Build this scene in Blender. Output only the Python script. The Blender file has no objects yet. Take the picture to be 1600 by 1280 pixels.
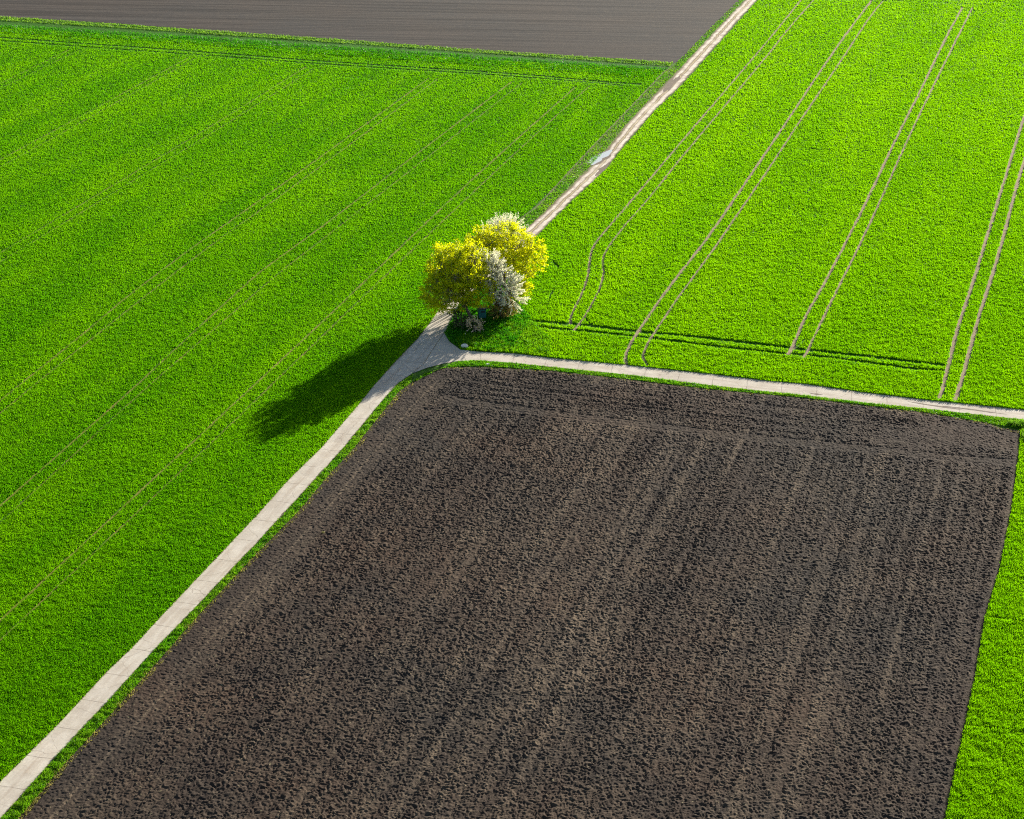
import bpy, math, random
import numpy as np
C = bpy.context.scene.collection
SC = bpy.context.scene
R = math.radians

# ------------------------------------------------------------------ camera, sky, sun, exposure
H = 116.0                    # drone height in metres
F = 2700.0                   # focal length in pixels of a 1600 px wide picture
TH = math.atan(1330.0 / F)   # downward pitch
cam = bpy.data.cameras.new('camera'); cam.sensor_width = 36; cam.lens = 36 * F / 1600
cam.clip_start = 1; cam.clip_end = 9000
co = bpy.data.objects.new('camera', cam); C.objects.link(co)
co.location = (0, 0, H); co.rotation_euler = (math.pi / 2 - TH, 0, 0)
SC.camera = co

SUN_EL = R(14.7); SUN_AZ = R(33.5)     # azimuth measured from +Y towards +X
w = bpy.data.worlds.new('World'); SC.world = w; w.use_nodes = True
nt = w.node_tree; bg = nt.nodes['Background']
sky = nt.nodes.new('ShaderNodeTexSky'); sky.sky_type = 'NISHITA'; sky.sun_disc = False
sky.sun_elevation = SUN_EL; sky.sun_rotation = SUN_AZ
nt.links.new(sky.outputs[0], bg.inputs[0]); bg.inputs[1].default_value = 0.057
sl = bpy.data.lights.new('sun', 'SUN'); sl.energy = 5.0; sl.angle = R(0.55); sl.color = (1, 0.93, 0.80)
so = bpy.data.objects.new('sun', sl); C.objects.link(so)
so.rotation_euler = (math.pi / 2 - SUN_EL, 0, math.pi - SUN_AZ)
so.location = (100, 150, 80)
SC.view_settings.view_transform = 'Standard'; SC.view_settings.look = 'None'
SC.view_settings.exposure = 1.42; SC.view_settings.gamma = 1
SC.cycles.filter_width = 1.1; SC.cycles.use_denoising = False; SC.cycles.use_adaptive_sampling = True; SC.cycles.adaptive_threshold = .02; SC.cycles.max_bounces = 6; SC.cycles.transparent_max_bounces = 6

# ------------------------------------------------------------------ measuring helpers
ct, st_ = math.cos(TH), math.sin(TH)
def at(x, y, z=0.0):
    """ground point seen at pixel x, y of the 1600 x 1280 photograph"""
    x = np.asarray(x, float) - 800; y = 640 - np.asarray(y, float)
    dy = y * st_ + F * ct; dz = y * ct - F * st_
    t = (z - H) / dz
    return np.stack([x * t, dy * t], -1)
def atl(pts): return at([p[0] for p in pts], [p[1] for p in pts])

def curve(pts):
    P = atl(pts)
    for _ in range(3):                       # corner cutting, end points kept
        Q = np.empty((2 * len(P) - 2, 2)); Q[0::2] = .75 * P[:-1] + .25 * P[1:]; Q[1::2] = .25 * P[:-1] + .75 * P[1:]
        Q[0] = P[0]; Q[-1] = P[-1]; P = Q
    return P

def inpoly(px, py, poly):
    inside = np.zeros(px.shape, bool); n = len(poly)
    for i in range(n):
        x1, y1 = poly[i]; x2, y2 = poly[(i + 1) % n]
        if y1 == y2: continue
        c = ((y1 > py) != (y2 > py)) & (px < (x2 - x1) * (py - y1) / (y2 - y1) + x1)
        inside ^= c
    return inside

def near_line(P, line, width):
    """bool: points P (n,2) within width of the world polyline"""
    m = np.zeros(len(P), bool)
    for a, b in zip(line[:-1], line[1:]):
        lo = np.minimum(a, b) - width; hi = np.maximum(a, b) + width
        c = np.nonzero((P[:, 0] > lo[0]) & (P[:, 0] < hi[0]) & (P[:, 1] > lo[1]) & (P[:, 1] < hi[1]))[0]
        if len(c) == 0: continue
        d = b - a; q = P[c] - a; t = np.clip((q @ d) / (d @ d), 0, 1)
        r = q - t[:, None] * d
        m[c[(r * r).sum(1) < width * width]] = True
    return m
def dist_line(P, line):
    best = np.full(len(P), 1e9)
    for a, b in zip(line[:-1], line[1:]):
        d = b - a; q = P - a; t = np.clip((q @ d) / (d @ d), 0, 1)
        r = q - t[:, None] * d
        best = np.minimum(best, (r * r).sum(1))
    return np.sqrt(best)

def vn(x, y, scale, seed):
    """smooth value noise, -1..1"""
    g = np.random.RandomState(seed).uniform(-1, 1, (256, 256))
    x = np.asarray(x) / scale + 5000; y = np.asarray(y) / scale + 5000
    xi = np.floor(x).astype(int); yi = np.floor(y).astype(int)
    u = x - xi; v = y - yi; u = u * u * (3 - 2 * u); v = v * v * (3 - 2 * v)
    a = g[xi & 255, yi & 255]; b = g[(xi + 1) & 255, yi & 255]
    c = g[xi & 255, (yi + 1) & 255]; d = g[(xi + 1) & 255, (yi + 1) & 255]
    return (a * (1 - u) + b * u) * (1 - v) + (c * (1 - u) + d * u) * v

def mesh(name, verts, faces_n, idx, mat, parent=None, smooth=False, attrs=None, uv=None):
    """verts (n,3); idx flat corner indices; faces_n = corners per face (int or array)"""
    me = bpy.data.meshes.new(name)
    verts = np.asarray(verts, np.float32); idx = np.asarray(idx, np.int32).ravel()
    if np.isscalar(faces_n): tot = np.full(len(idx) // faces_n, faces_n, np.int32)
    else: tot = np.asarray(faces_n, np.int32)
    me.vertices.add(len(verts)); me.vertices.foreach_set('co', verts.ravel())
    me.loops.add(len(idx)); me.loops.foreach_set('vertex_index', idx)
    me.polygons.add(len(tot))
    me.polygons.foreach_set('loop_start', np.concatenate([[0], np.cumsum(tot)[:-1]]).astype(np.int32))
    me.polygons.foreach_set('loop_total', tot)
    me.polygons.foreach_set('use_smooth', np.full(len(tot), smooth))
    if uv is not None:
        l = me.uv_layers.new(name='UVMap'); l.data.foreach_set('uv', np.asarray(uv, np.float32)[idx].ravel())
    me.update(calc_edges=True)
    for k, v in (attrs or {}).items():
        a = me.attributes.new(k, 'FLOAT', 'POINT'); a.data.foreach_set('value', np.asarray(v, np.float32))
    me.materials.append(mat)
    o = bpy.data.objects.new(name, me); C.objects.link(o)
    if parent: o.parent = parent
    return o
def tag(o, label=None, cat=None, group=None, kind=None):
    if label: o['label'] = label
    if cat: o['category'] = cat
    if group: o['group'] = group
    if kind: o['kind'] = kind
    return o
def empty(name, loc, label, cat, group=None, rz=0):
    o = bpy.data.objects.new(name, None); C.objects.link(o); o.location = loc
    o.rotation_euler = (0, 0, rz); o.empty_display_size = .5
    return tag(o, label, cat, group)

# ------------------------------------------------------------------ materials
class NB:
    def __init__(s, name):
        s.m = bpy.data.materials.new(name); s.m.use_nodes = True; s.t = s.m.node_tree; s.t.nodes.clear()
        s.out = s.n('ShaderNodeOutputMaterial')
    def n(s, typ, **kw):
        o = s.t.nodes.new(typ)
        for k, v in kw.items(): setattr(o, k, v)
        return o
    def l(s, a, b): s.t.links.new(a, b)
    def noise(s, vec, scale, detail=3, rough=.55, mapscale=None):
        if mapscale:
            mp = s.n('ShaderNodeMapping'); mp.inputs['Rotation'].default_value = (0, 0, mapscale[1]); s.l(vec, mp.inputs[0])
            m2 = s.n('ShaderNodeMapping'); m2.inputs['Scale'].default_value = mapscale[0]; s.l(mp.outputs[0], m2.inputs[0]); vec = m2.outputs[0]
        o = s.n('ShaderNodeTexNoise'); s.l(vec, o.inputs['Vector'])
        o.inputs['Scale'].default_value = scale; o.inputs['Detail'].default_value = detail
        o.inputs['Roughness'].default_value = rough
        return o.outputs[0]
    def ramp(s, fac, stops):
        o = s.n('ShaderNodeValToRGB'); e = o.color_ramp.elements
        while len(e) < len(stops): e.new(.5)
        for k, (p, c) in enumerate(stops): e[k].position = p; e[k].color = (*c, 1)
        s.l(fac, o.inputs[0]); return o.outputs[0]
    def mix(s, fac, a, b, blend='MIX'):
        o = s.n('ShaderNodeMix', data_type='RGBA', blend_type=blend)
        for v, i in ((fac, 0), (a, 6), (b, 7)):
            if isinstance(v, (int, float)): o.inputs[i].default_value = v
            elif isinstance(v, tuple): o.inputs[i].default_value = (*v, 1)
            else: s.l(v, o.inputs[i])
        return o.outputs[2]
    def math(s, op, a, b=None, clamp=False):
        o = s.n('ShaderNodeMath', operation=op); o.use_clamp = clamp
        for v, i in ((a, 0), (b, 1)):
            if v is None: continue
            if isinstance(v, (int, float)): o.inputs[i].default_value = v
            else: s.l(v, o.inputs[i])
        return o.outputs[0]
    def bump(s, h, strength, dist):
        o = s.n('ShaderNodeBump'); o.inputs['Strength'].default_value = strength
        o.inputs['Distance'].default_value = dist; s.l(h, o.inputs['Height']); return o.outputs[0]
    def princ(s, col, rough=.9, spec=.2, normal=None, metal=0):
        o = s.n('ShaderNodeBsdfPrincipled')
        if isinstance(col, tuple): o.inputs['Base Color'].default_value = (*col, 1)
        else: s.l(col, o.inputs['Base Color'])
        o.inputs['Roughness'].default_value = rough; o.inputs['Specular IOR Level'].default_value = spec
        o.inputs['Metallic'].default_value = metal
        if normal: s.l(normal, o.inputs['Normal'])
        return o.outputs[0]
    def done(s, sh): s.l(sh, s.out.inputs[0]); return s.m
    def pos(s): return s.n('ShaderNodeNewGeometry').outputs['Position']
    def attr(s, k): return s.n('ShaderNodeAttribute', attribute_name=k).outputs['Fac']

ROWA = math.atan2(1050, F / ct)            # tramline direction, clockwise from +Y
def leafmat(name, dark, light, warm, trans=.5, patch=14, tl=1.25, banded=False, spec=.15, tint=None):
    b = NB(name); p = b.pos()
    r = b.attr('rnd')
    base = b.mix(r, dark, light)
    n1 = b.noise(p, 1.0 / patch, 4, .6, (((1.5, .22, 1), ROWA) if banded else None))
    f = b.ramp(n1, [(.40, (0, 0, 0)), (.66, (1, 1, 1))])
    base = b.mix(b.math('MULTIPLY', f, .4), base, warm)
    d = b.n('ShaderNodeBsdfPrincipled'); b.l(base, d.inputs['Base Color'])
    d.inputs['Roughness'].default_value = .5
    if tint: d.inputs['Specular Tint'].default_value = (*tint, 1)
    d.inputs['Specular IOR Level'].default_value = spec
    t = b.n('ShaderNodeBsdfTranslucent')
    tc = b.mix(1.0, base, (tl, tl * 1.05, .6), 'MULTIPLY'); b.l(tc, t.inputs[0])
    mx = b.n('ShaderNodeMixShader'); mx.inputs[0].default_value = trans
    b.l(d.outputs[0], mx.inputs[1]); b.l(t.outputs[0], mx.inputs[2])
    return b.done(mx.outputs[0])

M = {}
M['crop'] = leafmat('crop_leaf', (.060, .215, .003), (.120, .34, .003), (.23, .46, .003), .6, banded=True, spec=.04, tint=(.35, .8, .01))
M['crop_east'] = leafmat('crop_leaf_east', (.115, .30, .003), (.185, .41, .003), (.27, .49, .003), .6, banded=True, spec=.04, tint=(.5, .85, .01))
M['verge'] = leafmat('verge_leaf', (.05, .17, .004), (.14, .40, .01), (.28, .40, .03), .5, 5)
M['dry'] = leafmat('dry_grass', (.07, .18, .01), (.24, .38, .08), (.12, .34, .02), .5, 3)
M['rank'] = leafmat('rank_grass', (.02, .13, .004), (.06, .30, .008), (.09, .30, .01), .45, 6)

def soilmat(name, c1, c2, c3, bumps=1.0, fine=2.2, row=None, mark=False):
    b = NB(name); p = b.pos()
    n0 = b.noise(p, .035, 4, .6); n1 = b.noise(p, .5, 4, .65); n2 = b.noise(p, fine, 4, .7)
    col = b.mix(b.ramp(n0, [(.38, (0, 0, 0)), (.62, (1, 1, 1))]), c1, c2)
    col = b.mix(b.ramp(n1, [(.45, (0, 0, 0)), (.75, (1, 1, 1))]), col, c3)
    sp = b.noise(p, 3.3, 2, .5)                                     # straw bits
    col = b.mix(b.ramp(sp, [(.69, (0, 0, 0)), (.74, (1, 1, 1))]), col, (.22, .19, .11))
    if row is not None:                                             # drill rows seen as faint colour bands
        rw = b.noise(p, 1.0, 3, .6, ((.010, .6, 1), row))
        col = b.mix(b.ramp(rw, [(.4, (0, 0, 0)), (.65, (1, 1, 1))]), col, b.mix(1.0, col, (.38, .38, .40), 'MULTIPLY'))
    if mark:                                                        # chaff lying along wheel marks and furrow seams, plus a painted patch of sheen
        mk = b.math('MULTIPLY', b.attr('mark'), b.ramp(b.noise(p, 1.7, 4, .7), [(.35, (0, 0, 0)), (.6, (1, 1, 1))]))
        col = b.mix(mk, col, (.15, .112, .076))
        wet = b.noise(p, .11, 3, .6)
        col = b.mix(b.ramp(wet, [(.42, (1, 1, 1)), (.55, (0, 0, 0))]), col, b.mix(1.0, col, (.80, .82, .86), 'MULTIPLY'))
    h = b.math('ADD', b.math('MULTIPLY', n1, .6), b.math('MULTIPLY', n2, .5))
    if row is not None: h = b.math('ADD', h, b.math('MULTIPLY', rw, .5))
    return b.done(b.princ(col, .95, .12, b.bump(h, bumps, .10)))
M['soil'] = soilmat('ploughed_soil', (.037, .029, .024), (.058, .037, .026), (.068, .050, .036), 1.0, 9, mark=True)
M['soil_far'] = soilmat('harrowed_soil', (.058, .053, .051), (.070, .057, .050), (.084, .070, .060), .5, 1.5, row=R(4.6))

b = NB('ground_cover'); p = b.pos()
n1 = b.noise(p, .02, 4); n2 = b.noise(p, 2.0, 3)
col = b.mix(b.ramp(n1, [(.4, (0, 0, 0)), (.6, (1, 1, 1))]), (.05, .17, .01), (.09, .2, .015))
col = b.mix(b.ramp(n2, [(.4, (0, 0, 0)), (.7, (1, 1, 1))]), col, (.05, .08, .02))
M['ground'] = b.done(b.princ(col, .95, .1, b.bump(n2, .8, .2)))

b = NB('crop_underlayer'); p = b.pos()
n1 = b.noise(p, 1.6, 4, .7); n2 = b.noise(p, 5, 2)
col = b.mix(b.ramp(n1, [(.35, (0, 0, 0)), (.7, (1, 1, 1))]), (.025, .11, .002), (.045, .17, .003))
col = b.mix(b.ramp(n2, [(.62, (0, 0, 0)), (.75, (1, 1, 1))]), col, (.04, .045, .02))
M['under'] = b.done(b.princ(col, .95, .1, b.bump(n1, 1, .25)))

b = NB('rut_soil'); p = b.pos()
n1 = b.noise(p, .8, 4, .7); n2 = b.noise(p, 6, 3, .6)
col = b.mix(b.ramp(n1, [(.35, (0, 0, 0)), (.62, (1, 1, 1))]), (.23, .165, .11), (.37, .28, .19))
col = b.mix(b.ramp(n2, [(.5, (0, 0, 0)), (.75, (1, 1, 1))]), col, (.24, .2, .14))
M['rut'] = b.done(b.princ(col, .95, .1, b.bump(n2, .7, .05)))

b = NB('overgrown_rut_soil'); p = b.pos(); n1 = b.noise(p, .25, 4, .7); n2 = b.noise(p, 4, 3, .6)
col = b.mix(b.ramp(n1, [(.42, (0, 0, 0)), (.6, (1, 1, 1))]), (.13, .17, .01), (.26, .20, .06))
M['rut_green'] = b.done(b.princ(b.mix(b.math('MULTIPLY', n2, .6), col, (.14, .20, .01)), .95, .1))
# concrete with slab joints, wear and cracks; UV = metres along, metres across
b = NB('concrete'); p = b.pos(); uvn = b.n('ShaderNodeUVMap').outputs[0]
sx = b.n('ShaderNodeSeparateXYZ'); b.l(uvn, sx.inputs[0])
n1 = b.noise(p, .35, 5, .65); n2 = b.noise(p, 3.5, 4, .6); n3 = b.noise(p, .9, 3, .5)
col = b.mix(b.ramp(n1, [(.32, (0, 0, 0)), (.68, (1, 1, 1))]), (.50, .435, .355), (.66, .60, .51))
col = b.mix(b.math('MULTIPLY', b.ramp(n2, [(.45, (0, 0, 0)), (.8, (1, 1, 1))]), .5), col, (.40, .34, .27))
dirt = b.noise(uvn, 1.0, 5, .65, ((.10, .9, 1), 0))
col = b.mix(b.math('MULTIPLY', b.ramp(dirt, [(.46, (0, 0, 0)), (.72, (1, 1, 1))]), .65), col, (.33, .25, .18))
slab = b.math('FLOOR', b.math('DIVIDE', sx.outputs[0], 5.4))
wn = b.n('ShaderNodeTexWhiteNoise', noise_dimensions='1D'); b.l(slab, wn.inputs['W'])
col = b.mix(b.math('MULTIPLY', wn.outputs[0], .22), col, (.38, .35, .31))
jit = b.math('MULTIPLY', b.math('SUBTRACT', n3, .5), .25)
fr = b.math('FRACT', b.math('DIVIDE', b.math('ADD', b.math('ADD', sx.outputs[0], jit), b.math('MULTIPLY', sx.outputs[1], -.08)), 5.4))
jo = b.math('LESS_THAN', b.math('ABSOLUTE', b.math('SUBTRACT', fr, .5)), 0.0105)
jo = b.math('MULTIPLY', jo, b.ramp(n3, [(.3, (.35, .35, .35)), (.6, (1, 1, 1))]))
col = b.mix(b.math('MULTIPLY', jo, .6), col, (.12, .09, .07))
vor = b.n('ShaderNodeTexVoronoi', feature='DISTANCE_TO_EDGE'); vor.inputs['Scale'].default_value = .16
nn = b.n('ShaderNodeTexNoise'); b.l(p, nn.inputs['Vector']); nn.inputs['Scale'].default_value = .6
va = b.n('ShaderNodeVectorMath', operation='ADD'); b.l(p, va.inputs[0]); b.l(nn.outputs['Color'], va.inputs[1]); b.l(va.outputs[0], vor.inputs['Vector'])
cr = b.math('MULTIPLY', b.math('LESS_THAN', vor.outputs[0], .0035), .45)
col = b.mix(cr, col, (.16, .12, .09))
ed = b.n('ShaderNodeAttribute', attribute_name='edge').outputs['Fac']   # soil trodden over the slab edges
em = b.math('MULTIPLY', b.math('GREATER_THAN', b.math('ADD', ed, b.math('MULTIPLY', n2, .5)), 1.18), .8)
col = b.mix(em, col, (.27, .2, .12))
M['concrete'] = b.done(b.princ(col, .9, .2, b.bump(n2, .25, .03)))

# dirt track: v across 0..1 in UV.y
b = NB('dirt_track'); p = b.pos(); uvn = b.n('ShaderNodeUVMap').outputs[0]
sx = b.n('ShaderNodeSeparateXYZ'); b.l(uvn, sx.inputs[0])
n1 = b.noise(p, .5, 5, .65); n2 = b.noise(p, 2.5, 4, .6); n3 = b.noise(p, .08, 2)
v = b.math('ADD', sx.outputs[1], b.math('MULTIPLY', b.math('SUBTRACT', n1, .5), .16))
v = b.math('ADD', v, b.math('MULTIPLY', b.math('SUBTRACT', n2, .5), .06))
S = (.74, .65, .54); D = (.22, .165, .12); Gn = (.20, .22, .08)
col = b.ramp(v, [(.0, Gn), (.08, D), (.20, S), (.33, S), (.42, D), (.50, (.58, .50, .28)), (.58, D), (.66, S), (.86, S), (.95, D)])
col = b.mix(b.math('MULTIPLY', b.ramp(n1, [(.45, (0, 0, 0)), (.7, (1, 1, 1))]), .75), col, (.22, .155, .11))
col = b.mix(b.math('MULTIPLY', b.ramp(n3, [(.5, (0, 0, 0)), (.7, (1, 1, 1))]), .4), col, S)
M['track'] = b.done(b.princ(col, .95, .1, b.bump(n2, .6, .06)))

b = NB('track_verge'); p = b.pos(); n1 = b.noise(p, .6, 4, .7)
col = b.mix(b.ramp(n1, [(.35, (0, 0, 0)), (.65, (1, 1, 1))]), (.07, .13, .02), (.19, .17, .08))
M['verge_soil'] = b.done(b.princ(col, .95, .1, b.bump(n1, .7, .15)))

b = NB('puddle_water'); p = b.pos(); n1 = b.noise(p, .9, 3)
M['water'] = b.done(b.princ((.50, .53, .55), .25, .8, b.bump(n1, .03, .02)))
b = NB('bark'); p = b.pos(); n1 = b.noise(p, 3, 4)
M['bark'] = b.done(b.princ(b.mix(n1, (.10, .085, .075), (.22, .19, .17)), .9, .15, b.bump(n1, .6, .05)))
M['maple'] = leafmat('maple_leaf', (.21, .29, .006), (.68, .69, .008), (.85, .74, .006), .6, 2.5, 1.1)
M['maple_rear'] = leafmat('maple_leaf_rear', (.27, .34, .006), (.74, .73, .008), (.88, .77, .006), .6, 2.5, 1.1)
M['blossom'] = leafmat('white_blossom', (.74, .70, .76), (.93, .90, .93), (.9, .85, .88), .45, 2, 1.0)
M['pinkish'] = leafmat('pink_blossom', (.5, .38, .30), (.85, .70, .58), (.7, .6, .3), .3, 2, 1.0)
M['bush'] = leafmat('bush_leaf', (.04, .07, .03), (.12, .19, .07), (.2, .2, .06), .4, 2, 1.0)
M['brown_bush'] = leafmat('brown_bush_leaf', (.22, .15, .06), (.42, .33, .10), (.45, .40, .06), .4, 2, 1.0)
b = NB('teal_metal'); p = b.pos(); n1 = b.noise(p, 1.5, 3)
M['teal'] = b.done(b.princ(b.mix(n1, (.012, .10, .11), (.02, .15, .16)), .5, .4))
M['navy'] = NB('navy_roof'); M['navy'] = M['navy'].done(M['navy'].princ((.02, .03, .05), .6, .3))
b = NB('pale_stone'); p = b.pos(); n1 = b.noise(p, 4, 4)
M['stone'] = b.done(b.princ(b.mix(n1, (.55, .52, .48), (.82, .8, .76)), .8, .3, b.bump(n1, .5, .05)))

# ------------------------------------------------------------------ outlines measured on the photograph (1600 x 1280)
ROAD_L = [(-180, 1420), (0, 1222), (91, 1132), (165, 1052), (205, 1014), (254, 961), (400, 807), (447, 754), (502, 700), (560, 633),
          (584, 603), (616, 567), (652, 530), (672, 504), (691, 477), (722, 449)]
ROAD_R = [(-150, 1455), (2, 1279), (85, 1186), (165, 1100), (237, 1020), (296, 960), (400, 850), (469, 775), (537, 700), (560, 672),
          (590, 635), (620, 601), (644, 584), (662, 570), (694, 521), (716, 482), (742, 453)]
ARM_U = [(719, 547), (747, 550), (804, 553), (860, 560), (977, 571), (1110, 585), (1200, 596), (1260, 601), (1350, 614),
         (1450, 626), (1600, 641), (1850, 668)]
ARM_D = [(714, 565), (747, 564), (800, 568), (860, 574), (985, 587), (1110, 603), (1200, 613), (1260, 619),
         (1350, 630), (1450, 640), (1600, 657), (1850, 684)]
SOIL_E = [(-130, 1480), (30, 1279), (107, 1188), (175, 1115), (240, 1042), (312, 960), (400, 867), (467, 799), (512, 745), (554, 700),
          (571, 678), (588, 657), (622, 614), (642, 599), (665, 583), (695, 575), (747, 574), (860, 580), (985, 594), (1110, 609), (1260, 623),
          (1350, 634), (1450, 646), (1537, 660), (1562, 669), (1594, 674)]
SOIL_W = [(1594, 674), (1592, 705), (1580, 800), (1562, 890), (1541, 960), (1525, 1052), (1509, 1130), (1495, 1195), (1477, 1280), (1440, 1480)]
TOP_S = [(-300, 10), (0, 27), (187, 37), (344, 50), (500, 60), (820, 84), (970, 92), (1052, 99), (1070, 92), (1110, 50), (1160, 0), (1210, -70)]
TRK_L = [(715, 455), (745, 428), (790, 388), (825, 355), (864, 320), (920, 265), (945, 240), (980, 195), (1030, 142), (1052, 120), (1102, 65), (1145, 20), (1167, -2), (1225, -70)]
TRK_R = [(738, 458), (765, 434), (808, 396), (842, 365), (887, 320), (945, 265), (967, 237), (1020, 175), (1065, 132), (1120, 70), (1182, 0), (1245, -70)]
VERGE_L = [(690, 452), (730, 415), (790, 360), (843, 322), (925, 232), (985, 170), (1040, 112)]      # outer edge of the grassy verge beside the track
LEFT_FIELD = [(-300, 28), (0, 43), (500, 78), (820, 98), (1035, 110), (1040, 112), (985, 170), (925, 232), (843, 322), (790, 360), (730, 415), (690, 452)] + ROAD_L[:-1][::-1]
LEFT_FIELD = [p for p in LEFT_FIELD] + [(-400, 1420)]
EAST_FIELD = ARM_U[0:] + [(1950, 660), (1950, -70)] + [(x + 3, y) for x, y in TRK_R[::-1][:-2]] + [(790, 440), (800, 480), (765, 505), (735, 520), (712, 530)]
RIGHT_FIELD = [(1594, 674)] + [(1602, 672), (1850, 690), (1850, 1480)] + SOIL_W[::-1]

RUTS_E = [  # (points, half width m)
    ([(1252, 0), (1220, 40), (1180, 88), (1082, 202), (985, 317), (947, 360), (925, 387), (921, 410), (919, 435), (907, 467), (890, 497), (892, 508)], .19),
    ([(1272, 0), (1232, 45), (1200, 87), (1070, 240), (1015, 310), (970, 360), (947, 392), (941, 407), (944, 427), (937, 455), (914, 496), (897, 517)], .17),
    ([(1362, 1), (1325, 50), (1292, 97), (1250, 160), (1200, 235), (1115, 360), (1085, 400), (1045, 450), (1010, 500), (990, 530), (976, 557), (979, 570)], .24),
    ([(1380, 2), (1360, 25), (1305, 110), (1255, 182), (1200, 267), (1136, 360), (1105, 405), (1082, 435), (1050, 480), (1030, 510), (1015, 532), (1003, 557), (1011, 572)], .18),
    ([(1504, 12), (1475, 65), (1440, 140), (1405, 207), (1357, 310), (1317, 390), (1280, 459), (1258, 496), (1242, 536), (1237, 547), (1231, 555)], .24),
    ([(1520, 12), (1487, 77), (1455, 142), (1412, 232), (1379, 308), (1335, 401), (1296, 478), (1266, 541), (1261, 552), (1255, 560)], .19),
    ([(1650, 40), (1600, 182), (1562, 308), (1543, 369), (1516, 457), (1497, 510), (1484, 566), (1471, 616), (1467, 623)], .28),
    ([(1672, 50), (1600, 252), (1584, 308), (1559, 406), (1529, 496), (1511, 566), (1496, 618), (1492, 626)], .30)]
HEAD_E = [
    ([(822, 503), (860, 505), (922, 510), (985, 519), (1060, 525), (1160, 536), (1222, 544), (1275, 550), (1375, 561), (1472, 572)], .56),
    ([(835, 511), (860, 514), (947, 522), (1035, 532), (1110, 542), (1235, 555), (1262, 556), (1350, 567), (1425, 578), (1472, 581)], .48),
    ([(1250, 0), (1362, 1), (1440, 3), (1520, 8), (1600, 11), (1850, 24)], .35),
    ([(1290, -8), (1362, -5), (1440, -2), (1540, 3), (1600, 5), (1850, 17)], .30),
    ([(914, 496), (920, 508), (945, 516)], .2), ([(1258, 530), (1252, 538), (1240, 545)], .2), ([(1003, 555), (1003, 563), (1013, 572)], .25)]
THIN_E = [([(845, 396), (950, 409), (1060, 430), (1150, 465), (1247, 497), (1380, 560)], .10),
          ([(863, 408), (873, 419)], .28), ([(864, 455), (857, 470)], .2), ([(1120, 480), (1135, 488)], .1)]
HEAD_L = [([(-300, 42), (0, 59), (128, 69), (306, 81), (500, 97), (820, 117), (920, 127), (1000, 133)], .6),
          ([(-300, 47), (0, 64), (128, 74), (306, 86), (500, 101), (820, 121), (970, 134)], .5)]
RUTS_L = [
    ([(109, 78), (0, 131), (-200, 230)], .13), ([(125, 78), (0, 139), (-200, 240)], .10),
    ([(294, 91), (94, 200), (0, 250), (-200, 358)], .14), ([(306, 91), (112, 200), (0, 262), (-200, 372)], .11),
    ([(478, 105), (328, 200), (0, 396), (-200, 515)], .13), ([(494, 106), (345, 200), (0, 410), (-200, 532)], .10),
    ([(670, 123), (427, 300), (312, 379), (200, 463), (140, 515), (0, 627), (-200, 790)], .17), ([(685, 123), (449, 300), (331, 382), (200, 485), (75, 585), (0, 647), (-200, 815)], .13),
    ([(800, 128), (620, 265), (500, 358), (410, 422), (369, 459), (281, 540), (212, 605), (82, 720), (0, 792), (-200, 965)], .17), ([(816, 130), (640, 268), (500, 378), (444, 420), (335, 515), (200, 632), (107, 720), (0, 818), (-200, 1000)], .11),
    ([(900, 136), (820, 207), (720, 297), (500, 508), (400, 600), (275, 717), (0, 972), (-150, 1110)], .16), ([(920, 136), (820, 226), (730, 310), (520, 510), (415, 612), (300, 722), (45, 960), (0, 1002), (-150, 1140)], .12)]
RUTS_R = [([(1700, 668), (1680, 800), (1540, 1280), (1500, 1420)], .10), ([(1548, 966), (1600, 974), (1700, 985)], .16),
          ([(1512, 1136), (1560, 1140), (1620, 1152)], .14)]

# ------------------------------------------------------------------ ground, sheets and roads
S_ = 4000
mesh('ground', [(-S_, -S_, 0), (S_, -S_, 0), (S_, S_, 0), (-S_, S_, 0)], 4, [0, 1, 2, 3], M['ground'])['kind'] = 'structure'
def sheet(name, poly, z, mat):
    P = atl(poly); v = np.c_[P, np.full(len(P), z)]
    a = 0.0
    for i in range(len(P)):
        j = (i + 1) % len(P); a += P[i, 0] * P[j, 1] - P[j, 0] * P[i, 1]
    if a < 0: v = v[::-1]
    o = mesh(name, v, len(v), np.arange(len(v)), mat); o['kind'] = 'structure'; return o
sheet('green_field', LEFT_FIELD, .02, M['under'])
sheet('green_field', EAST_FIELD, .02, M['under'])
sheet('green_field', RIGHT_FIELD, .02, M['under'])

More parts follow.
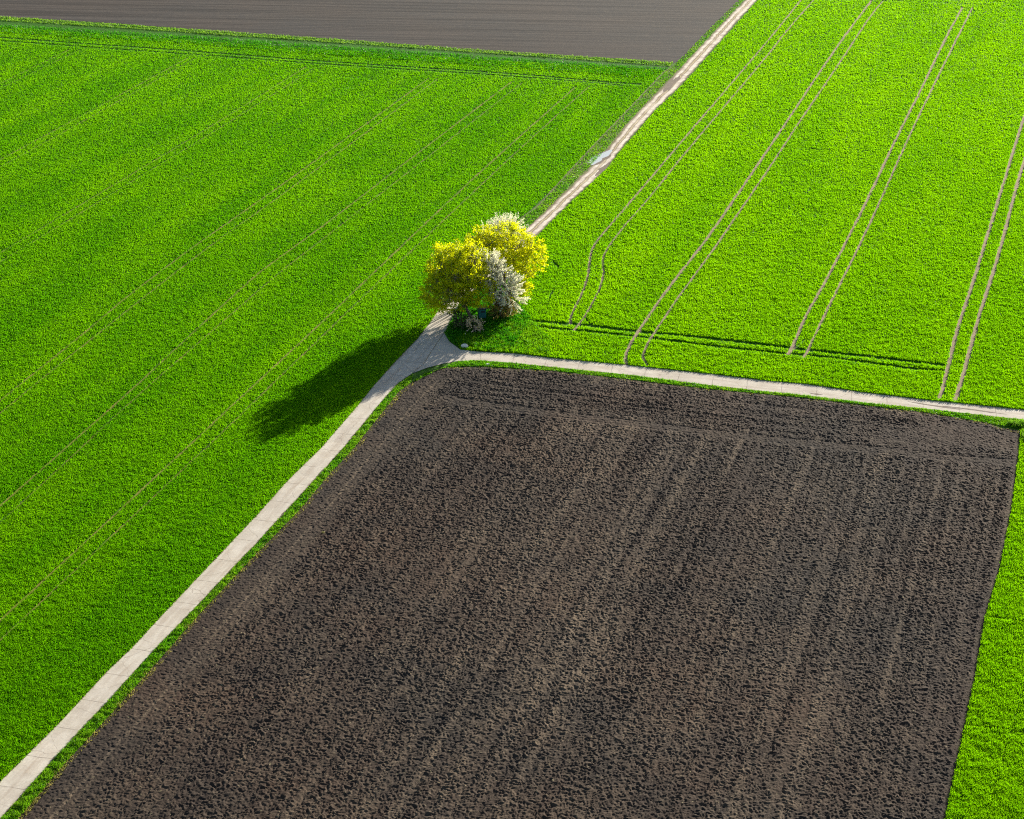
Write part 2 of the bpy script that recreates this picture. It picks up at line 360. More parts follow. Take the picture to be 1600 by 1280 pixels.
def resample(P, step=None, n=None):
    d = np.r_[0, np.cumsum(np.hypot(*np.diff(P, axis=0).T))]
    if n is None: n = max(2, int(d[-1] / step) + 1)
    t = np.linspace(0, d[-1], n)
    return np.c_[np.interp(t, d, P[:, 0]), np.interp(t, d, P[:, 1])]
def ribbon(name, L, Rr, z, mat, nx=6, step=1.0, wob=0.0, unit=False, seed=1, pair=True):
    A = resample(atl(L), step=step); n = len(A); Bf = resample(atl(Rr), step=.1)
    if pair:                                               # the far edge point straight across
        k = np.array([np.argmin(((Bf - a_) ** 2).sum(1)) for a_ in A]); k = np.maximum.accumulate(k)
        k = np.round(np.convolve(np.pad(k, 3, 'edge'), np.ones(7) / 7, 'valid')).astype(int); k[0] = min(k[0], k[1]); B = Bf[k]
    else: B = resample(atl(Rr), n=n)
    if wob:
        for Q, s in ((A, 0), (B, 9)):
            Q[:, 0] += wob * (vn(Q[:, 1], Q[:, 0], 1.2, seed + s) + .6 * vn(Q[:, 1], Q[:, 0], 4, seed + s + 1))
    V = []; U = []; E = []
    along = np.r_[0, np.cumsum(np.hypot(*np.diff((A + B) / 2, axis=0).T))]
    wd = np.hypot(*(B - A).T)
    for k in range(nx + 1):
        t = k / nx; P = A * (1 - t) + B * t
        V.append(np.c_[P, np.full(n, z)]); U.append(np.c_[along, (np.full(n, t) if unit else wd * t)]); E.append(np.full(n, abs(2 * t - 1)))
    V = np.concatenate(V); U = np.concatenate(U); E = np.concatenate(E)
    i = np.arange(n - 1); F_ = []
    for k in range(nx):
        a = k * n + i; b_ = (k + 1) * n + i
        F_.append(np.c_[a, b_, b_ + 1, a + 1])
    idx = np.concatenate(F_)
    q = V[idx[len(idx) // 2]]
    if np.cross(q[1] - q[0], q[2] - q[1])[2] < 0: idx = idx[:, ::-1]
    o = mesh(name, V, 4, idx, mat, uv=U, attrs={'edge': E}); o['kind'] = 'structure'; return o
def rut(name, pts, hw, z, mat, seed):
    P = resample(curve(pts), step=.8); t = np.gradient(P, axis=0); t /= np.hypot(*t.T)[:, None]
    nrm = np.c_[t[:, 1], -t[:, 0]]; n = len(P)
    wv = hw * (1 + .35 * vn(P[:, 0] + seed * 37, P[:, 1], 1.5, seed) + .25 * vn(P[:, 0], P[:, 1], 9, seed + 3))
    c = P + nrm * (.05 * vn(P[:, 0], P[:, 1], 3, seed + 5))[:, None]
    V = np.r_[np.c_[c - nrm * wv[:, None], np.full(n, z)], np.c_[c + nrm * wv[:, None], np.full(n, z)]]
    i = np.arange(n - 1); idx = np.c_[i, i + n, i + n + 1, i + 1]
    q = V[idx[0]]
    if np.cross(q[1] - q[0], q[2] - q[1])[2] < 0: idx = idx[:, ::-1]
    mesh(name, V, 4, idx, mat)['kind'] = 'structure'

ribbon('concrete_road', ROAD_L, ROAD_R, .070, M['concrete'], 8, 1.0, .05)
ribbon('concrete_road', ARM_U, ARM_D, .076, M['concrete'], 8, 1.0, .05, seed=5)
sheet('road_junction', [(616, 567), (652, 530), (690, 500), (694, 521), (702, 534), (719, 547), (747, 550), (804, 553), (800, 567), (747, 564), (714, 565), (691, 569), (668, 575), (644, 584), (620, 601)], .064, M['concrete'])
ribbon('dirt_track', TRK_L, TRK_R, .050, M['track'], 10, .8, .22, unit=True, seed=11)
ribbon('track_verge', [(x - 4, y) for x, y in VERGE_L] + [(1052, 103)], [(712, 462), (760, 425), (800, 385), (845, 345), (928, 262), (950, 240), (1035, 142), (1062, 112)], .035, M['verge_soil'], 3, 1.0, .15)
sheet('field_border', [(-300, 14), (0, 26), (344, 49), (820, 83), (1052, 98), (1038, 112), (820, 100), (500, 80), (0, 45), (-300, 30)], .025, M['under'])
for k, (pts, hw) in enumerate(RUTS_E): rut('wheel_track', pts, hw * 1.55, .032, M['rut'], 20 + k)
for k, (pts, hw) in enumerate(RUTS_L): rut('wheel_track', pts, hw * 1.5, .030, M['rut_green'], 50 + k)

def blob(name, cx, cy, ex, ey, wid, z, mat, seed):
    c = at(cx, cy); u = at(*ey) - at(*ex); L = np.hypot(*u) / 2; u = u / (2 * L); nn_ = np.array([u[1], -u[0]])
    a = np.linspace(0, 2 * np.pi, 72, endpoint=False); rs = np.random.RandomState(seed); rr = np.ones(72)
    for k in range(2, 12): rr += .35 / k * np.sin(k * a + rs.uniform(0, 6))
    P = c + (np.cos(a) * rr * L)[:, None] * u + (np.sin(a) * rr * wid)[:, None] * nn_
    ar = sum(P[i - 1, 0] * P[i, 1] - P[i, 0] * P[i - 1, 1] for i in range(len(P)))
    if ar < 0: P = P[::-1]
    mesh(name, np.c_[P, np.full(len(P), z)], len(P), np.arange(len(P)), mat)['kind'] = 'structure'
b = NB('mud'); p = b.pos(); n1 = b.noise(p, 1.2, 4, .7)
M['mud'] = b.done(b.princ(b.mix(n1, (.10, .07, .05), (.20, .15, .11)), .8, .2, b.bump(n1, .5, .05)))
blob('mud_patch', 1462, 635, (1428, 630), (1500, 641), .22, .084, M['mud'], 1)
blob('mud_patch', 1520, 641, (1480, 636), (1560, 647), .20, .088, M['mud'], 2)
blob('mud_patch', 1275, 616.5, (1266, 615), (1284, 618), .22, .084, M['mud'], 3)
blob('mud_patch', 503, 738, (497, 745), (510, 730), .22, .080, M['mud'], 4)
blob('mud_patch', 441, 806, (437, 812), (446, 800), .2, .080, M['mud'], 5)
blob('mud_patch', 935, 247, (917, 261), (953, 233), 1.75, .053, M['mud'], 6)
blob('mud_patch', 946, 262, (935, 270), (958, 250), .8, .058, M['mud'], 7)
blob('mud_patch', 1048, 132, (1038, 145), (1060, 118), .9, .054, M['mud'], 8)
# puddle on the dirt track
c = at(936, 247); a = np.linspace(0, 2 * np.pi, 48, endpoint=False)
rr = 1 + .28 * np.sin(2 * a + 1) + .16 * np.sin(3 * a + .4) + .1 * np.sin(7 * a)
u = at(950, 236) - at(922, 258); u /= np.hypot(*u); nn_ = np.array([u[1], -u[0]])
P = c + (np.cos(a) * rr * 4.3)[:, None] * u + (np.sin(a) * rr * 1.5)[:, None] * nn_
ar = sum(P[i - 1, 0] * P[i, 1] - P[i, 0] * P[i - 1, 1] for i in range(len(P)))
if ar < 0: P = P[::-1]
o = mesh('puddle', np.c_[P, np.full(48, .062)], 48, np.arange(48), M['water']); o['kind'] = 'structure'

# ------------------------------------------------------------------ ploughed field: a real relief of clods
G_ = .085
SOILP = SOIL_E + SOIL_W[1:]
WP = atl(SOILP)
x0, y0 = WP.min(0); x1, y1 = WP.max(0)
nx, ny = int((x1 - x0) / G_) + 1, int((y1 - y0) / G_) + 1
X, Y = np.meshgrid(x0 + np.arange(nx) * G_, y0 + np.arange(ny) * G_, indexing='ij')
X = X + np.random.RandomState(3).uniform(-.024, .024, X.shape); Y = Y + np.random.RandomState(4).uniform(-.024, .024, Y.shape)
PP = np.c_[X.ravel(), Y.ravel()]
ins = inpoly(PP[:, 0], PP[:, 1], WP)
keep = np.nonzero(ins)[0]; Q = PP[keep]
def soft(line, w0, w1):
    return np.clip((dist_line(Q, atl(line)) - w0) / (w1 - w0), 0, 1)
strip = [(-60, 1440), (87, 1272), (120, 1234), (185, 1162), (225, 1120), (335, 992), (417, 900), (450, 863), (520, 786), (557, 739), (600, 690), (640, 640), (680, 600)]
band = [(700, 622), (714, 627), (860, 647), (1000, 664), (1200, 687), (1375, 704), (1500, 718), (1590, 724)]
fan = [(1400, 690), (1480, 676), (1590, 690)]
rough = np.minimum(soft([(-130, 1480)] + SOIL_E[1:14], 4.3, 5.6), np.minimum(.12 + .88 * soft(band, .7, 1.4), .5 + .5 * soft(fan, 2.4, 4.6)))
rough = .05 + .95 * rough
edge = np.clip(dist_line(Q, WP) / .8, 0, 1)
headz = 1 - soft([(690, 600), (860, 613), (1200, 652), (1400, 672)], 3, 6)       # headland between band and road
wx = Q[:, 0] + .22 * vn(Q[:, 0], Q[:, 1], .7, 71); wy = Q[:, 1] + .22 * vn(Q[:, 0], Q[:, 1], .7, 72)
cs, sn = math.cos(ROWA), math.sin(ROWA)
ra = wx * cs - wy * sn; rb = wx * sn + wy * cs            # across and along the rows
def peak(n): return np.clip(1 - np.abs(n) * 1.5, 0, 1) ** 1.6          # clods standing on a lower, shaded bed
h = .30 * peak(vn(ra, rb * .7, .42, 81)) + .42 * peak(vn(ra + 9, rb * .75, .25, 82)) + .34 * vn(ra, rb * .8, .16, 83) + .14 * vn(ra, rb, .10, 89) + .3 * np.clip(vn(ra, rb, .33, 90) - .35, 0, 1)
h2 = .12 * vn(ra, rb, .15, 84) + .08 * vn(ra, rb, .3, 85)
furr = .015 * np.sin(ra * 2 * np.pi / 2.9 + .8 * vn(ra, rb, 9, 86)) + .034 * np.sin(ra * 2 * np.pi / 1.3 + .6 * vn(ra, rb, 5, 94)) + .045 * vn(ra, rb * .1, .7, 87)
furr = furr * (1 - headz) + headz * .05 * vn(ra * .08, dist_line(Q, atl(band)), .8, 104)
dens = 1.0 + .15 * vn(ra, rb * .4, 7, 88) + .10 * np.sin(ra * 2 * np.pi / 2.6 + .5 * vn(ra, rb, 8, 101)) + .20 * vn(ra, rb * .06, .8, 102)
dens = np.where(headz > .5, 1.05 + .35 * vn(ra * .06 , dist_line(Q, atl(band)), .7, 103), dens)
z = .05 + edge * (rough * (.175 * h * dens + furr) + (1 - rough) * (.40 * h2 + .03 * h + .02 * vn(ra * 3, rb * .2, 1, 97)))
for pts in (strip, band):                                   # tyre marks pressed into the smooth strips
    dd = dist_line(Q, atl(pts)); z -= .03 * np.exp(-((dd - .9) / .2) ** 2) * edge
z += .03
mark = 1.6 * np.exp(-(dist_line(Q, atl(strip)) / .17) ** 2) + .30 * np.exp(-((dist_line(Q, atl(strip)) - .9) / .5) ** 2)
mark += .12 * np.exp(-(dist_line(Q, atl(band)) / .5) ** 2)
seam = .8 * np.exp(-((np.abs((ra / 2.6 + .06 * vn(ra, rb, 12, 98)) % 1 - .5)) / .06) ** 2) * np.clip(vn(ra, rb * .05, 1.3, 99) + .3, 0, 1) + np.clip(vn(ra, rb * .03, 1.7, 91) - .35, 0, 1) * 1.1 + np.clip(vn(ra, rb * .05, 5, 92), 0, 1) * .3
c_ = at(925, 1060); dry = np.exp(-(((Q[:, 0] - c_[0]) / 9) ** 2 + ((Q[:, 1] - c_[1]) / 12) ** 2))  # mask of the painted sheen, not of drier soil
mark += dry * (.32 + .3 * vn(Q[:, 0], Q[:, 1], 2.5, 96))                          # sheen on the soil, painted into its colour as a paler patch
mark = np.clip(mark + rough * .25 * np.clip(vn(ra, rb * .02, .85, 95), 0, 1) + rough * (1 - headz) * seam + .5 * np.clip(vn(Q[:, 0], Q[:, 1], 6, 93) - .45, 0, 1), 0, 1)
remap = -np.ones(len(PP), np.int64); remap[keep] = np.arange(len(keep))
I, J = np.meshgrid(np.arange(nx - 1), np.arange(ny - 1), indexing='ij')
a = (I * ny + J).ravel(); quads = np.c_[a, a + ny, a + ny + 1, a + 1]
quads = remap[quads]; quads = quads[(quads >= 0).all(1)]
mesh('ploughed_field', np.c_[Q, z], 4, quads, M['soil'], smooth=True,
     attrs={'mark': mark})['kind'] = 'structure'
sheet('soil_base', SOILP, .030, M['soil'])
# harrowed field beyond the green one, with a low relief
Pf = TOP_S + [(1210, -120), (-300, -120)]
WPf = atl(Pf); g2 = .9
x0, y0 = WPf.min(0); x1, y1 = WPf.max(0)
sheet('harrowed_field', TOP_S + [(1225, -160), (-420, -160)], .04, M['soil_far'])

# ------------------------------------------------------------------ crops and grass: real leaves
rng = np.random.RandomState(12)
def scatter(name, poly, per_px, hgt, mat, label, cat, lines=(), seed=0, wfac=1.22, hvar=1.0, sx=(-260, 1860), sy=(-70, 1440), gaps=0.0, world_poly=None, base=.03, droop=.38):
    r = np.random.RandomState(100 + seed)
    xs = [p[0] for p in poly]; ys = [p[1] for p in poly]
    ax, bx = max(min(xs), sx[0]), min(max(xs), sx[1]); ay, by = max(min(ys), sy[0]), min(max(ys), sy[1])
    n = int((bx - ax) * (by - ay) * per_px)
    px = r.uniform(ax, bx, n); py = r.uniform(ay, by, n)
    m = inpoly(px, py, poly); px = px[m]; py = py[m]
    P = at(px, py)
    drop = np.zeros(len(P), bool)
    Pj = P + r.normal(0, .06, P.shape) + .08 * np.c_[vn(P[:, 0], P[:, 1], .6, seed + 20), vn(P[:, 0], P[:, 1], .6, seed + 21)]
    for pts, hw in lines: drop |= near_line(Pj, curve(pts) if len(pts) > 2 else atl(pts), hw)
    P = P[~drop]
    if gaps:
        g = vn(P[:, 0], P[:, 1], 1.3, seed + 7) * .5 + vn(P[:, 0], P[:, 1], .5, seed + 8) * .5
        P = P[g > -gaps + 0 * g] if gaps < 1 else P
    n = len(P); D = np.sqrt(P[:, 0] ** 2 + P[:, 1] ** 2 + H * H)
    lf = 1 + hvar * (.17 * vn(P[:, 0], P[:, 1], .36, seed + 1) + .15 * vn(P[:, 0], P[:, 1], .8, seed + 2) + .10 * vn(P[:, 0], P[:, 1], 4, seed + 3))
    hh = hgt * lf * r.uniform(.75, 1.15, n)
    zb = base + hh * r.uniform(0, .4, n)
    wd = wfac * np.clip(D * .00042, .07, .24) * r.uniform(.6, 1.3, n)
    az = r.uniform(0, 2 * np.pi, n); la = r.uniform(0, 2 * np.pi, n); le = hh * r.uniform(.05, .6, n)
    dx, dy = np.cos(az) * wd / 2, np.sin(az) * wd / 2
    A = np.c_[P[:, 0] - dx, P[:, 1] - dy, zb]; B = np.c_[P[:, 0] + dx, P[:, 1] + dy, zb]
    fl = r.uniform(0, 1, n) < droop                                 # leaves bent over near the top
    zb = np.where(fl, base + hh * r.uniform(.45, .95, n), zb); le = np.where(fl, r.uniform(.16, .34, n), le)
    hh = np.where(fl, zb + r.uniform(-.08, .06, n), hh + base)
    T = np.c_[P[:, 0] + np.cos(la) * le, P[:, 1] + np.sin(la) * le, np.where(fl, hh, np.maximum(hh, zb + .05))]
    V = np.stack([A, B, T], 1).reshape(-1, 3)
    rn = np.repeat(np.clip(r.uniform(0, 1, n) * .7 + .15 * (1 + vn(P[:, 0], P[:, 1], .8, seed + 4)), 0, 1), 3)
    o = mesh(name, V, 3, np.arange(len(V)), mat, attrs={'rnd': rn})
    print(name, n)
    return tag(o, label, cat, kind='stuff')

scatter('cereal_crop', LEFT_FIELD, 2.8, .32, M['crop'], 'deep green young cereal crop filling the large field left of the concrete road', 'crop',
        HEAD_L + [(a_, b_ + .10) for a_, b_ in RUTS_L] + [(VERGE_L, .45), ([(922, 258), (950, 236)], 2.2)], 1)
scatter('cereal_crop', EAST_FIELD, 2.6, .38, M['crop_east'], 'bright green young cereal crop with pale wheel tracks right of the dirt track', 'crop',
        [(a_, b_ + .10) for a_, b_ in RUTS_E] + HEAD_E + THIN_E, 2, hvar=1.3)
scatter('cereal_crop', RIGHT_FIELD, 2.0, .42, M['crop_east'], 'bright green crop in the narrow wedge beyond the right edge of the ploughed soil', 'crop',
        RUTS_R, 3)

def band_poly(A, B): return list(A) + list(B)[::-1]
V1 = band_poly([(x + 1, y + 1) for x, y in ROAD_R[:13]], [(-130, 1480)] + SOIL_E[1:14])
scatter('verge_grass', V1, 2.6, .30, M['verge'], 'strip of bright green grass between the long concrete road and the ploughed soil', 'grass', seed=4, wfac=1.1, hvar=2)
V2 = band_poly(ARM_D[:-1], [(642, 600), (665, 584), (691, 577), (714, 574), (747, 573), (800, 576), (860, 580), (985, 594), (1110, 609), (1200, 617), (1260, 623), (1350, 634), (1450, 646), (1600, 672)])
scatter('verge_grass', V2, 3.0, .25, M['verge'], 'thin green grass edge between the right-hand road and the ploughed soil', 'grass', seed=5, hvar=2)
V3 = band_poly([(-300, 14), (0, 26), (344, 49), (820, 83), (1052, 98)], [(-300, 21), (0, 33), (344, 56), (820, 89), (1045, 105)])
scatter('field_bank_grass', V3, 2.2, .34, M['dry'], 'pale rough grass bank along the edge of the grey far field', 'grass',
        [([(-300, 21), (0, 33), (344, 56), (820, 89), (1045, 105)], .7), ([(-300, 17), (0, 29), (344, 52), (820, 85), (1045, 102)], .25)], seed=6, wfac=1.1, hvar=2.5)
V4 = band_poly([(-300, 27), (0, 39), (344, 60), (820, 93), (1045, 108)], [(-300, 36), (0, 52), (306, 70), (500, 86), (820, 108), (1010, 122)])
scatter('rank_grass', V4, 1.3, .45, M['rank'], 'band of taller darker green growth below the far grass bank', 'grass', seed=7, hvar=2.2)
V5 = band_poly(VERGE_L + [(1056, 100), (1110, 44), (1157, -2), (1215, -70)], [(716, 458), (752, 424), (800, 380), (845, 337), (922, 260), (945, 236), (978, 195), (1030, 140), (1054, 116), (1102, 64), (1145, 19), (1165, -3), (1224, -70)])
scatter('verge_grass', V5, 2.0, .22, M['verge'], 'sparse dry olive grass along the left side of the dirt track', 'grass', seed=8, hvar=2)
V6 = [(694, 521), (697, 519), (716, 480), (745, 455), (800, 440), (806, 470), (830, 500), (800, 545), (747, 549), (719, 546), (702, 534)]
scatter('verge_grass', V6, 3.0, .50, M['rank'], 'deep green rank grass on the road corner beneath the trees', 'grass', seed=9, wfac=1.2, hvar=2, lines=[([(718, 543), (734, 545)], .8), ([(725, 524), (729, 525)], .4)])
V7 = [(722, 528), (740, 524), (770, 512), (830, 502), (860, 530), (860, 556), (804, 552), (747, 549), (728, 546)]
scatter('corner_grass', V7, 1.6, .50, M['verge'], 'yellowish long grass on the road corner right of the white stone', 'grass', seed=10, wfac=1.2, hvar=2, lines=[([(718, 543), (734, 545)], .8)])
V8 = band_poly([(x - 3, y - 3) for x, y in ROAD_L[:-1]], [(x + 1, y) for x, y in ROAD_L[:-1]])
scatter('verge_grass', V8, 1.6, .16, M['dry'], 'thin fringe of dry low grass along the left edge of the concrete road', 'grass', seed=11, hvar=2)
V9 = [(1570, 663), (1600, 659), (1640, 668), (1640, 690), (1596, 690), (1596, 671)]
scatter('verge_grass', V9, 2.2, .6, M['dry'], 'pale tufted grass where the ploughed corner meets the right-hand road', 'grass', seed=12, hvar=3)

# ------------------------------------------------------------------ trees and shrubs
def tubes(segs, sides=6):
    """segs: list of (p, q, r0, r1)"""
    V = []; F_ = []; k = 0
    for p, q, r0, r1 in segs:
        p = np.array(p, float); q = np.array(q, float); d = q - p; L = np.linalg.norm(d)
        if L < 1e-6: continue
        d /= L; u = np.cross(d, (0, 0, 1) if abs(d[2]) < .9 else (1, 0, 0)); u /= np.linalg.norm(u); v = np.cross(d, u)
        for c, r in ((p, r0), (q, r1)):
            for i in range(sides):
                a = 2 * math.pi * i / sides; V.append(c + r * (u * math.cos(a) + v * math.sin(a)))
        for i in range(sides):
            j = (i + 1) % sides; F_.append((k + i, k + j, k + sides + j, k + sides + i))
        k += 2 * sides
    return np.array(V), np.array(F_)
def limb(p, q, r0, r1, rs, sag=.12, n=4):
    """curved limb from p to q as n segments"""
    p = np.array(p, float); q = np.array(q, float); L = np.linalg.norm(q - p)
    mid = (p + q) / 2 + rs.normal(0, sag * L, 3) * (1, 1, .4) + np.array([0, 0, -.08 * L])
    pts = [(1 - t) ** 2 * p + 2 * t * (1 - t) * mid + t * t * q for t in np.linspace(0, 1, n + 1)]
    return [(pts[i], pts[i + 1] + (pts[i + 1] - pts[i]) * .04, r0 + (r1 - r0) * i / n, r0 + (r1 - r0) * (i + 1) / n) for i in range(n)], pts
def leaves(centres, per, spread, size, rs, up=0.0, long=1.6):
    n = len(centres) * per
    c = np.repeat(np.asarray(centres, float), per, 0) + rs.normal(0, 1, (n, 3)) * spread
    u = rs.normal(0, 1, (n, 3)); u[:, 2] += up; u /= np.linalg.norm(u, axis=1)[:, None]
    v = np.cross(u, rs.normal(0, 1, (n, 3))); v /= np.linalg.norm(v, axis=1)[:, None]
    s = (size * rs.uniform(.6, 1.35, n))[:, None]
    V = np.stack([c - u * s * long / 2, c + v * s / 2, c + u * s * long / 2, c - v * s / 2], 1).reshape(-1, 3)
    rnd = np.repeat(np.clip(np.repeat(rs.uniform(0, .55, len(centres)), per) + rs.uniform(0, .45, n), 0, 1), 4)
    return V, rnd
def broadleaf(name, base, lobes, seed, mat, label, cat, trunk_r=.26, attractors=46, tips=420, per=46, leaf=.17, fork=2.2, spread=.36, group=None):
    """lobes: (dx, dy, z, rx, ry, rz) relative to base"""
    rs = np.random.RandomState(seed); root = empty(name, (*base, 0), label, cat, group)
    lob = np.array(lobes, float); wv = lob[:, 3] * lob[:, 4] * lob[:, 5]; wv /= wv.sum()
    def sample(n, rmin, rmax):
        k = rs.choice(len(lob), n, p=wv); d = rs.normal(0, 1, (n, 3)); d /= np.linalg.norm(d, axis=1)[:, None]
        r = rs.uniform(rmin ** 2, rmax ** 2, n) ** .5
        lump = 1 + .10 * np.sin(d[:, 0] * 5 + seed) * np.cos(d[:, 2] * 6 + d[:, 1] * 4) + .05 * np.sin(d[:, 0] * 11 + d[:, 1] * 9) * np.sin(d[:, 2] * 10 + seed)
        return lob[k, :3] + d * (r * lump)[:, None] * lob[k, 3:]
    top = np.array([lob[0, 0] * .25, lob[0, 1] * .25, fork])
    segs = [((0, 0, -.2), (0.02, 0, .5), trunk_r * 1.35, trunk_r), ((0.02, 0, .5), top, trunk_r, trunk_r * .8)]
    att = sample(attractors, .35, .8); att[:, 2] = np.maximum(att[:, 2], fork + .2)
    nodes = [top + 0.0]
    prim = att[:8]; pn = []
    for a_ in prim:
        s_, pts = limb(top, a_, trunk_r * .5, .07, rs); segs += s_; pn += pts[2:]
    pn = np.array(pn)
    for a_ in att[8:]:
        q = pn[np.argmin(((pn - a_) ** 2).sum(1))]; s_, pts = limb(q, a_, .07, .03, rs, n=3); segs += s_; pn = np.r_[pn, np.array(pts[1:])]
    tp = sample(tips, .72, 1.02); tp[:, 2] = np.maximum(tp[:, 2], .9)
    tp2 = sample(int(tips * .25), .35, .72); tp = np.r_[tp, tp2]
    for a_ in tp:
        q = pn[np.argmin(((pn - a_) ** 2).sum(1))]; s_, _ = limb(q, a_, .028, .012, rs, n=2); segs += s_
    V, F_ = tubes(segs, 5); mesh('trunk', V, 4, F_, M['bark'], root, True)
    V, rn = leaves(tp, per, np.array([spread, spread, spread * .8]), leaf, rs)
    mesh('crown', V, 4, np.arange(len(V)), mat, root, attrs={'rnd': rn})
    return root
def spraytree(name, base, lobes, seed, mat, label, cat, nspray=240, length=1.3, fl=.12, trunk_r=.12, fork=1.2, per=26, group=None):
    rs = np.random.RandomState(seed); root = empty(name, (*base, 0), label, cat, group)
    lob = np.array(lobes, float); wv = lob[:, 3] * lob[:, 4] * lob[:, 5]; wv /= wv.sum()
    top = np.array([0, 0, fork]); segs = [((0, 0, -.2), top, trunk_r * 1.2, trunk_r)]
    k = rs.choice(len(lob), nspray, p=wv); d = rs.normal(0, 1, (nspray, 3)); d /= np.linalg.norm(d, axis=1)[:, None]
    r = rs.uniform(.3, 1, nspray) ** .5
    st = lob[k, :3] + d * r[:, None] * lob[k, 3:] * .8; st[:, 2] = np.maximum(st[:, 2], .4)
    pn = np.array([top])
    for a_ in st[:12]:
        s_, pts = limb(top, a_, trunk_r * .6, .03, rs); segs += s_; pn = np.r_[pn, np.array(pts[1:])]
    cen = []
    for i, a_ in enumerate(st):
        q = pn[np.argmin(((pn - a_) ** 2).sum(1))]; s_, _ = limb(q, a_, .025, .012, rs, n=2); segs += s_
        dd = d[i] + np.array([0, 0, .45]); dd /= np.linalg.norm(dd); L = length * rs.uniform(.5, 1.25)
        e = a_ + dd * L; segs.append((a_, e, .014, .006))
        t = rs.uniform(0, 1, per)[:, None]; cen.append(a_ + (e - a_) * t)
    cen = np.concatenate(cen)
    V, F_ = tubes(segs, 4); mesh('branches', V, 4, F_, M['bark'], root, True)
    V, rn = leaves(cen, 2, .055, fl, rs, long=1.2)
    mesh('blossom', V, 4, np.arange(len(V)), mat, root, attrs={'rnd': rn})
    return root

fb = at(737, 503)
broadleaf('maple_tree', fb, [(-3.7, 3.2, 8.8, 4.0, 4.0, 4.0), (-2.5, 0, 8.6, 5.3, 5.2, 5.0), (-4.2, -.2, 5.4, 4.3, 4.4, 3.4), (1.2, .3, 6.0, 3.4, 3.6, 3.6), (-.6, 1, 10.0, 3.8, 4.2, 4.4)], 5, M['maple'],
          'rounded yellow-green maple nearest the concrete road, its crown overhanging the road end', 'tree', trunk_r=.32, attractors=60, tips=820, per=30, leaf=.19, spread=.26)
rb_ = at(799, 468)
broadleaf('maple_tree', rb_, [(-5.0, 3.0, 9.0, 3.3, 3.5, 3.5), (-1.1, 1.5, 9.1, 5.5, 5.0, 4.5), (2.8, .6, 8.1, 3.6, 3.6, 3.8), (-4.0, 1, 8.6, 3.6, 3.6, 3.6), (1.8, 0, 4.2, 2.6, 2.4, 2.8)], 8, M['maple_rear'],
          'yellow-flowering maple behind, beside the start of the dirt track', 'tree', trunk_r=.30, attractors=60, tips=640, per=27, leaf=.19, spread=.26)
wb = at(782, 496)
spraytree('blossom_tree', wb, [(-1.8, 0, 8.6, 3.1, 3.0, 3.3), (.7, 0, 5.8, 3.4, 2.8, 3.4), (-2.8, .5, 10.2, 1.7, 1.9, 1.8), (1.9, -.5, 3.9, 2.4, 2.2, 2.0)], 21, M['blossom'],
          'white-blossoming tree between the two yellow-green maples, facing the right-hand field', 'tree', nspray=520, length=1.35, per=30, trunk_r=.2, fl=.145)
wb2 = at(795, 440)
spraytree('blossom_tree', wb2, [(-.4, 0, 10.1, 3.4, 2.6, 1.9), (-3.6, 0, 8.9, 1.6, 1.8, 1.3)], 22, M['blossom'],
          'white-blossoming tree behind the rear maple, only its pale top twigs showing', 'tree', nspray=260, length=1.5, per=22, trunk_r=.2, fork=3)
spraytree('flowering_shrub', at(741, 519), [(0, 0, 1.2, 1.6, 1.2, 1.2)], 23, M['pinkish'],
          'small cream and pink flowering shrub in front of the teal box', 'shrub', nspray=70, length=.9, per=9, trunk_r=.05, fork=.4, fl=.17)
spraytree('shrub', at(723, 514), [(0, 0, 1.2, 1.7, 1.4, 1.3), (-.8, 0, 2.2, 1.2, 1.2, 1.0)], 24, M['bush'],
          'thin grey-green shrub at the road edge under the front maple', 'shrub', nspray=120, length=1.0, per=10, trunk_r=.05, fork=.4, fl=.15)
spraytree('shrub', at(783, 497), [(0, 0, 1.5, 2.4, 1.8, 1.5), (1.2, 0, 2.0, 1.6, 1.4, 1.2)], 25, M['brown_bush'],
          'brownish yellow shrub at the foot of the white-blossoming tree', 'shrub', nspray=170, length=1.1, per=14, trunk_r=.05, fork=.4, fl=.16)
broadleaf('bush', at(812, 472), [(0, 0, 2.6, 1.8, 1.6, 2.3)], 26, M['maple'], 'low yellow-green bush to the right beneath the rear maple', 'bush', trunk_r=.08, attractors=14, tips=60, per=34, leaf=.15, fork=.6)

M['straw'] = leafmat('straw', (.20, .17, .06), (.42, .36, .16), (.22, .26, .05), .4, 3)
Lw = [(x + 6, y + 3) for x, y in SOIL_E[:14]]
scatter('dry_edge_grass', band_poly([(x - 3, y - 2) for x, y in SOIL_E[:14]], Lw), .55, .20, M['straw'], 'sparse straw-coloured stems along the edge of the ploughed soil beside the long road', 'grass', seed=31, hvar=3)
scatter('dry_edge_grass', band_poly(SOIL_E[14:], [(x, y + 4) for x, y in SOIL_E[14:]]), .5, .16, M['straw'], 'sparse straw-coloured stems where the soil meets the right-hand road verge', 'grass', seed=32, hvar=3)
rs = np.random.RandomState(60); V = [(0, 0, .02)]; F_ = []
for k in range(30):
    a = rs.uniform(0, 6.28); L = rs.uniform(.15, .34); zz = rs.uniform(.06, .26); d = np.array([math.cos(a), math.sin(a)]); n_ = np.array([-d[1], d[0]]) * .045
    V += [(*(d * L * .6 + n_), zz), (*(d * L), zz * .8), (*(d * L * .6 - n_), zz)]; F_.append((0, 3 * k + 1, 3 * k + 2, 3 * k + 3))
o = mesh('weed', V, 4, F_, M['straw'], attrs={'rnd': rs.uniform(.3, 1, len(V))}); o.location = (*at(505, 834), .08)
tag(o, 'small pale green weed tuft on bare soil beside the long concrete road', 'weed')
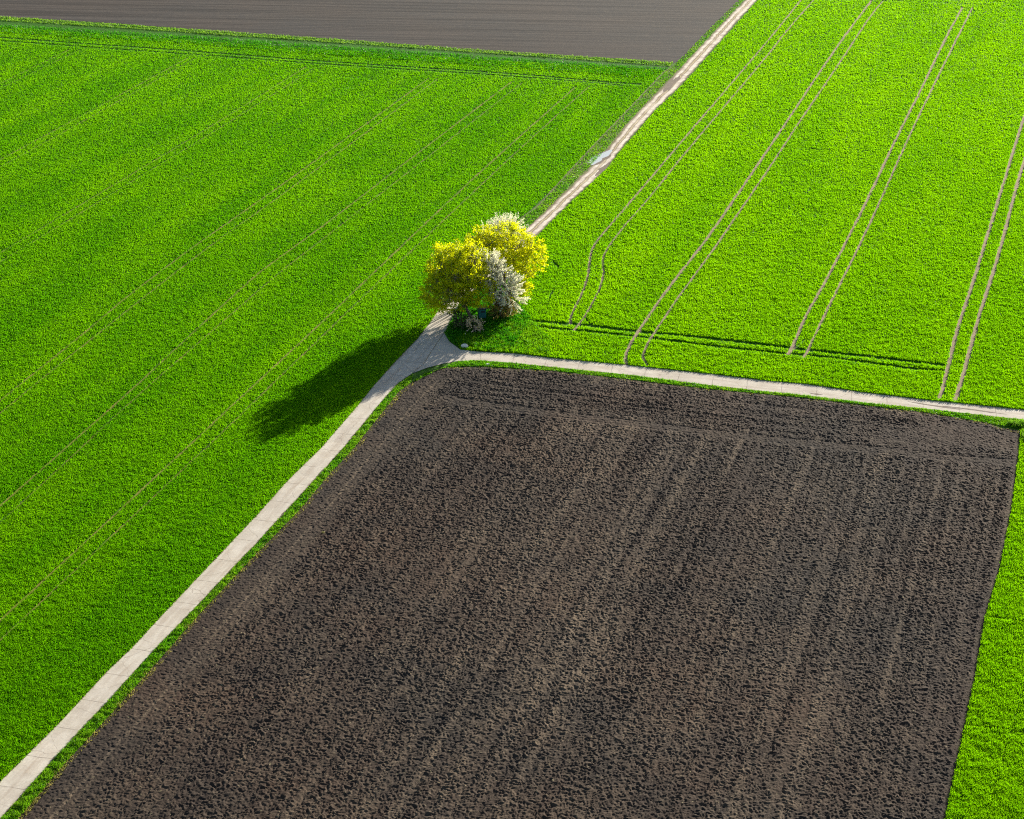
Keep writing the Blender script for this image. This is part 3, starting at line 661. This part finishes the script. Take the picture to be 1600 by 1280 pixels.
# ------------------------------------------------------------------ small things
def box(cx, cy, cz, sx_, sy_, sz_, bev=.02):
    """bevelled box as verts + quads via bmesh"""
    import bmesh
    bm = bmesh.new(); bmesh.ops.create_cube(bm, size=1)
    for v in bm.verts: v.co = (cx + v.co.x * sx_, cy + v.co.y * sy_, cz + v.co.z * sz_)
    bmesh.ops.bevel(bm, geom=bm.edges[:], offset=bev, segments=1, affect='EDGES', profile=.5)
    return bm
def objbm(name, bm, mat, parent=None):
    me = bpy.data.meshes.new(name); bm.to_mesh(me); bm.free(); me.materials.append(mat)
    o = bpy.data.objects.new(name, me); C.objects.link(o)
    if parent: o.parent = parent
    return o
bp = at(753, 500)
t = empty('hunting_hide', (*bp, 0), 'small dark teal box hut with a navy roof, half hidden under the trees', 'hut', rz=R(12))
objbm('cabin', box(0, 0, 1.35, 1.25, 1.2, 1.5), M['teal'], t)
objbm('roof', box(.1, .15, 2.18, 1.5, 1.5, .12), M['navy'], t)
objbm('window', box(.1, -.61, 1.75, .7, .05, .3, .01), M['navy'], t)
for sx_ in (-.5, .5):
    for sy_ in (-.5, .5): objbm('leg', box(sx_, sy_, .28, .1, .1, .64), M['bark'], t)
objbm('door', box(-.64, 0, 1.3, .04, .6, 1.2, .01), M['navy'], t)

import bmesh
def stone(name, loc, s, seed, label, cat='stone'):
    bm = bmesh.new(); bmesh.ops.create_icosphere(bm, subdivisions=3, radius=1)
    rs = np.random.RandomState(seed); K = rs.normal(0, 1, (6, 3))
    for v in bm.verts:
        d = np.array(v.co); f = 1
        for k in K:
            kk = k / np.linalg.norm(k); f -= .5 * max(0, d @ kk - .72)
        v.co = (d[0] * f * s[0], d[1] * f * s[1], (d[2] * f + .55) * s[2])
    for f in bm.faces: f.smooth = False
    o = objbm(name, bm, M['stone']); o.location = (*loc, 0); tag(o, label, cat); return o
stone('boulder', at(726, 544), (.66, .45, .50), 3, 'white boulder on the grass corner where the roads meet')
stone('stone', at(727, 524), (.17, .15, .30), 5, 'small white stone in the shade, above the white boulder')
stone('stone', at(762, 570), (.45, .35, .12), 6, 'flat pale stone in the grass edge below the road junction')
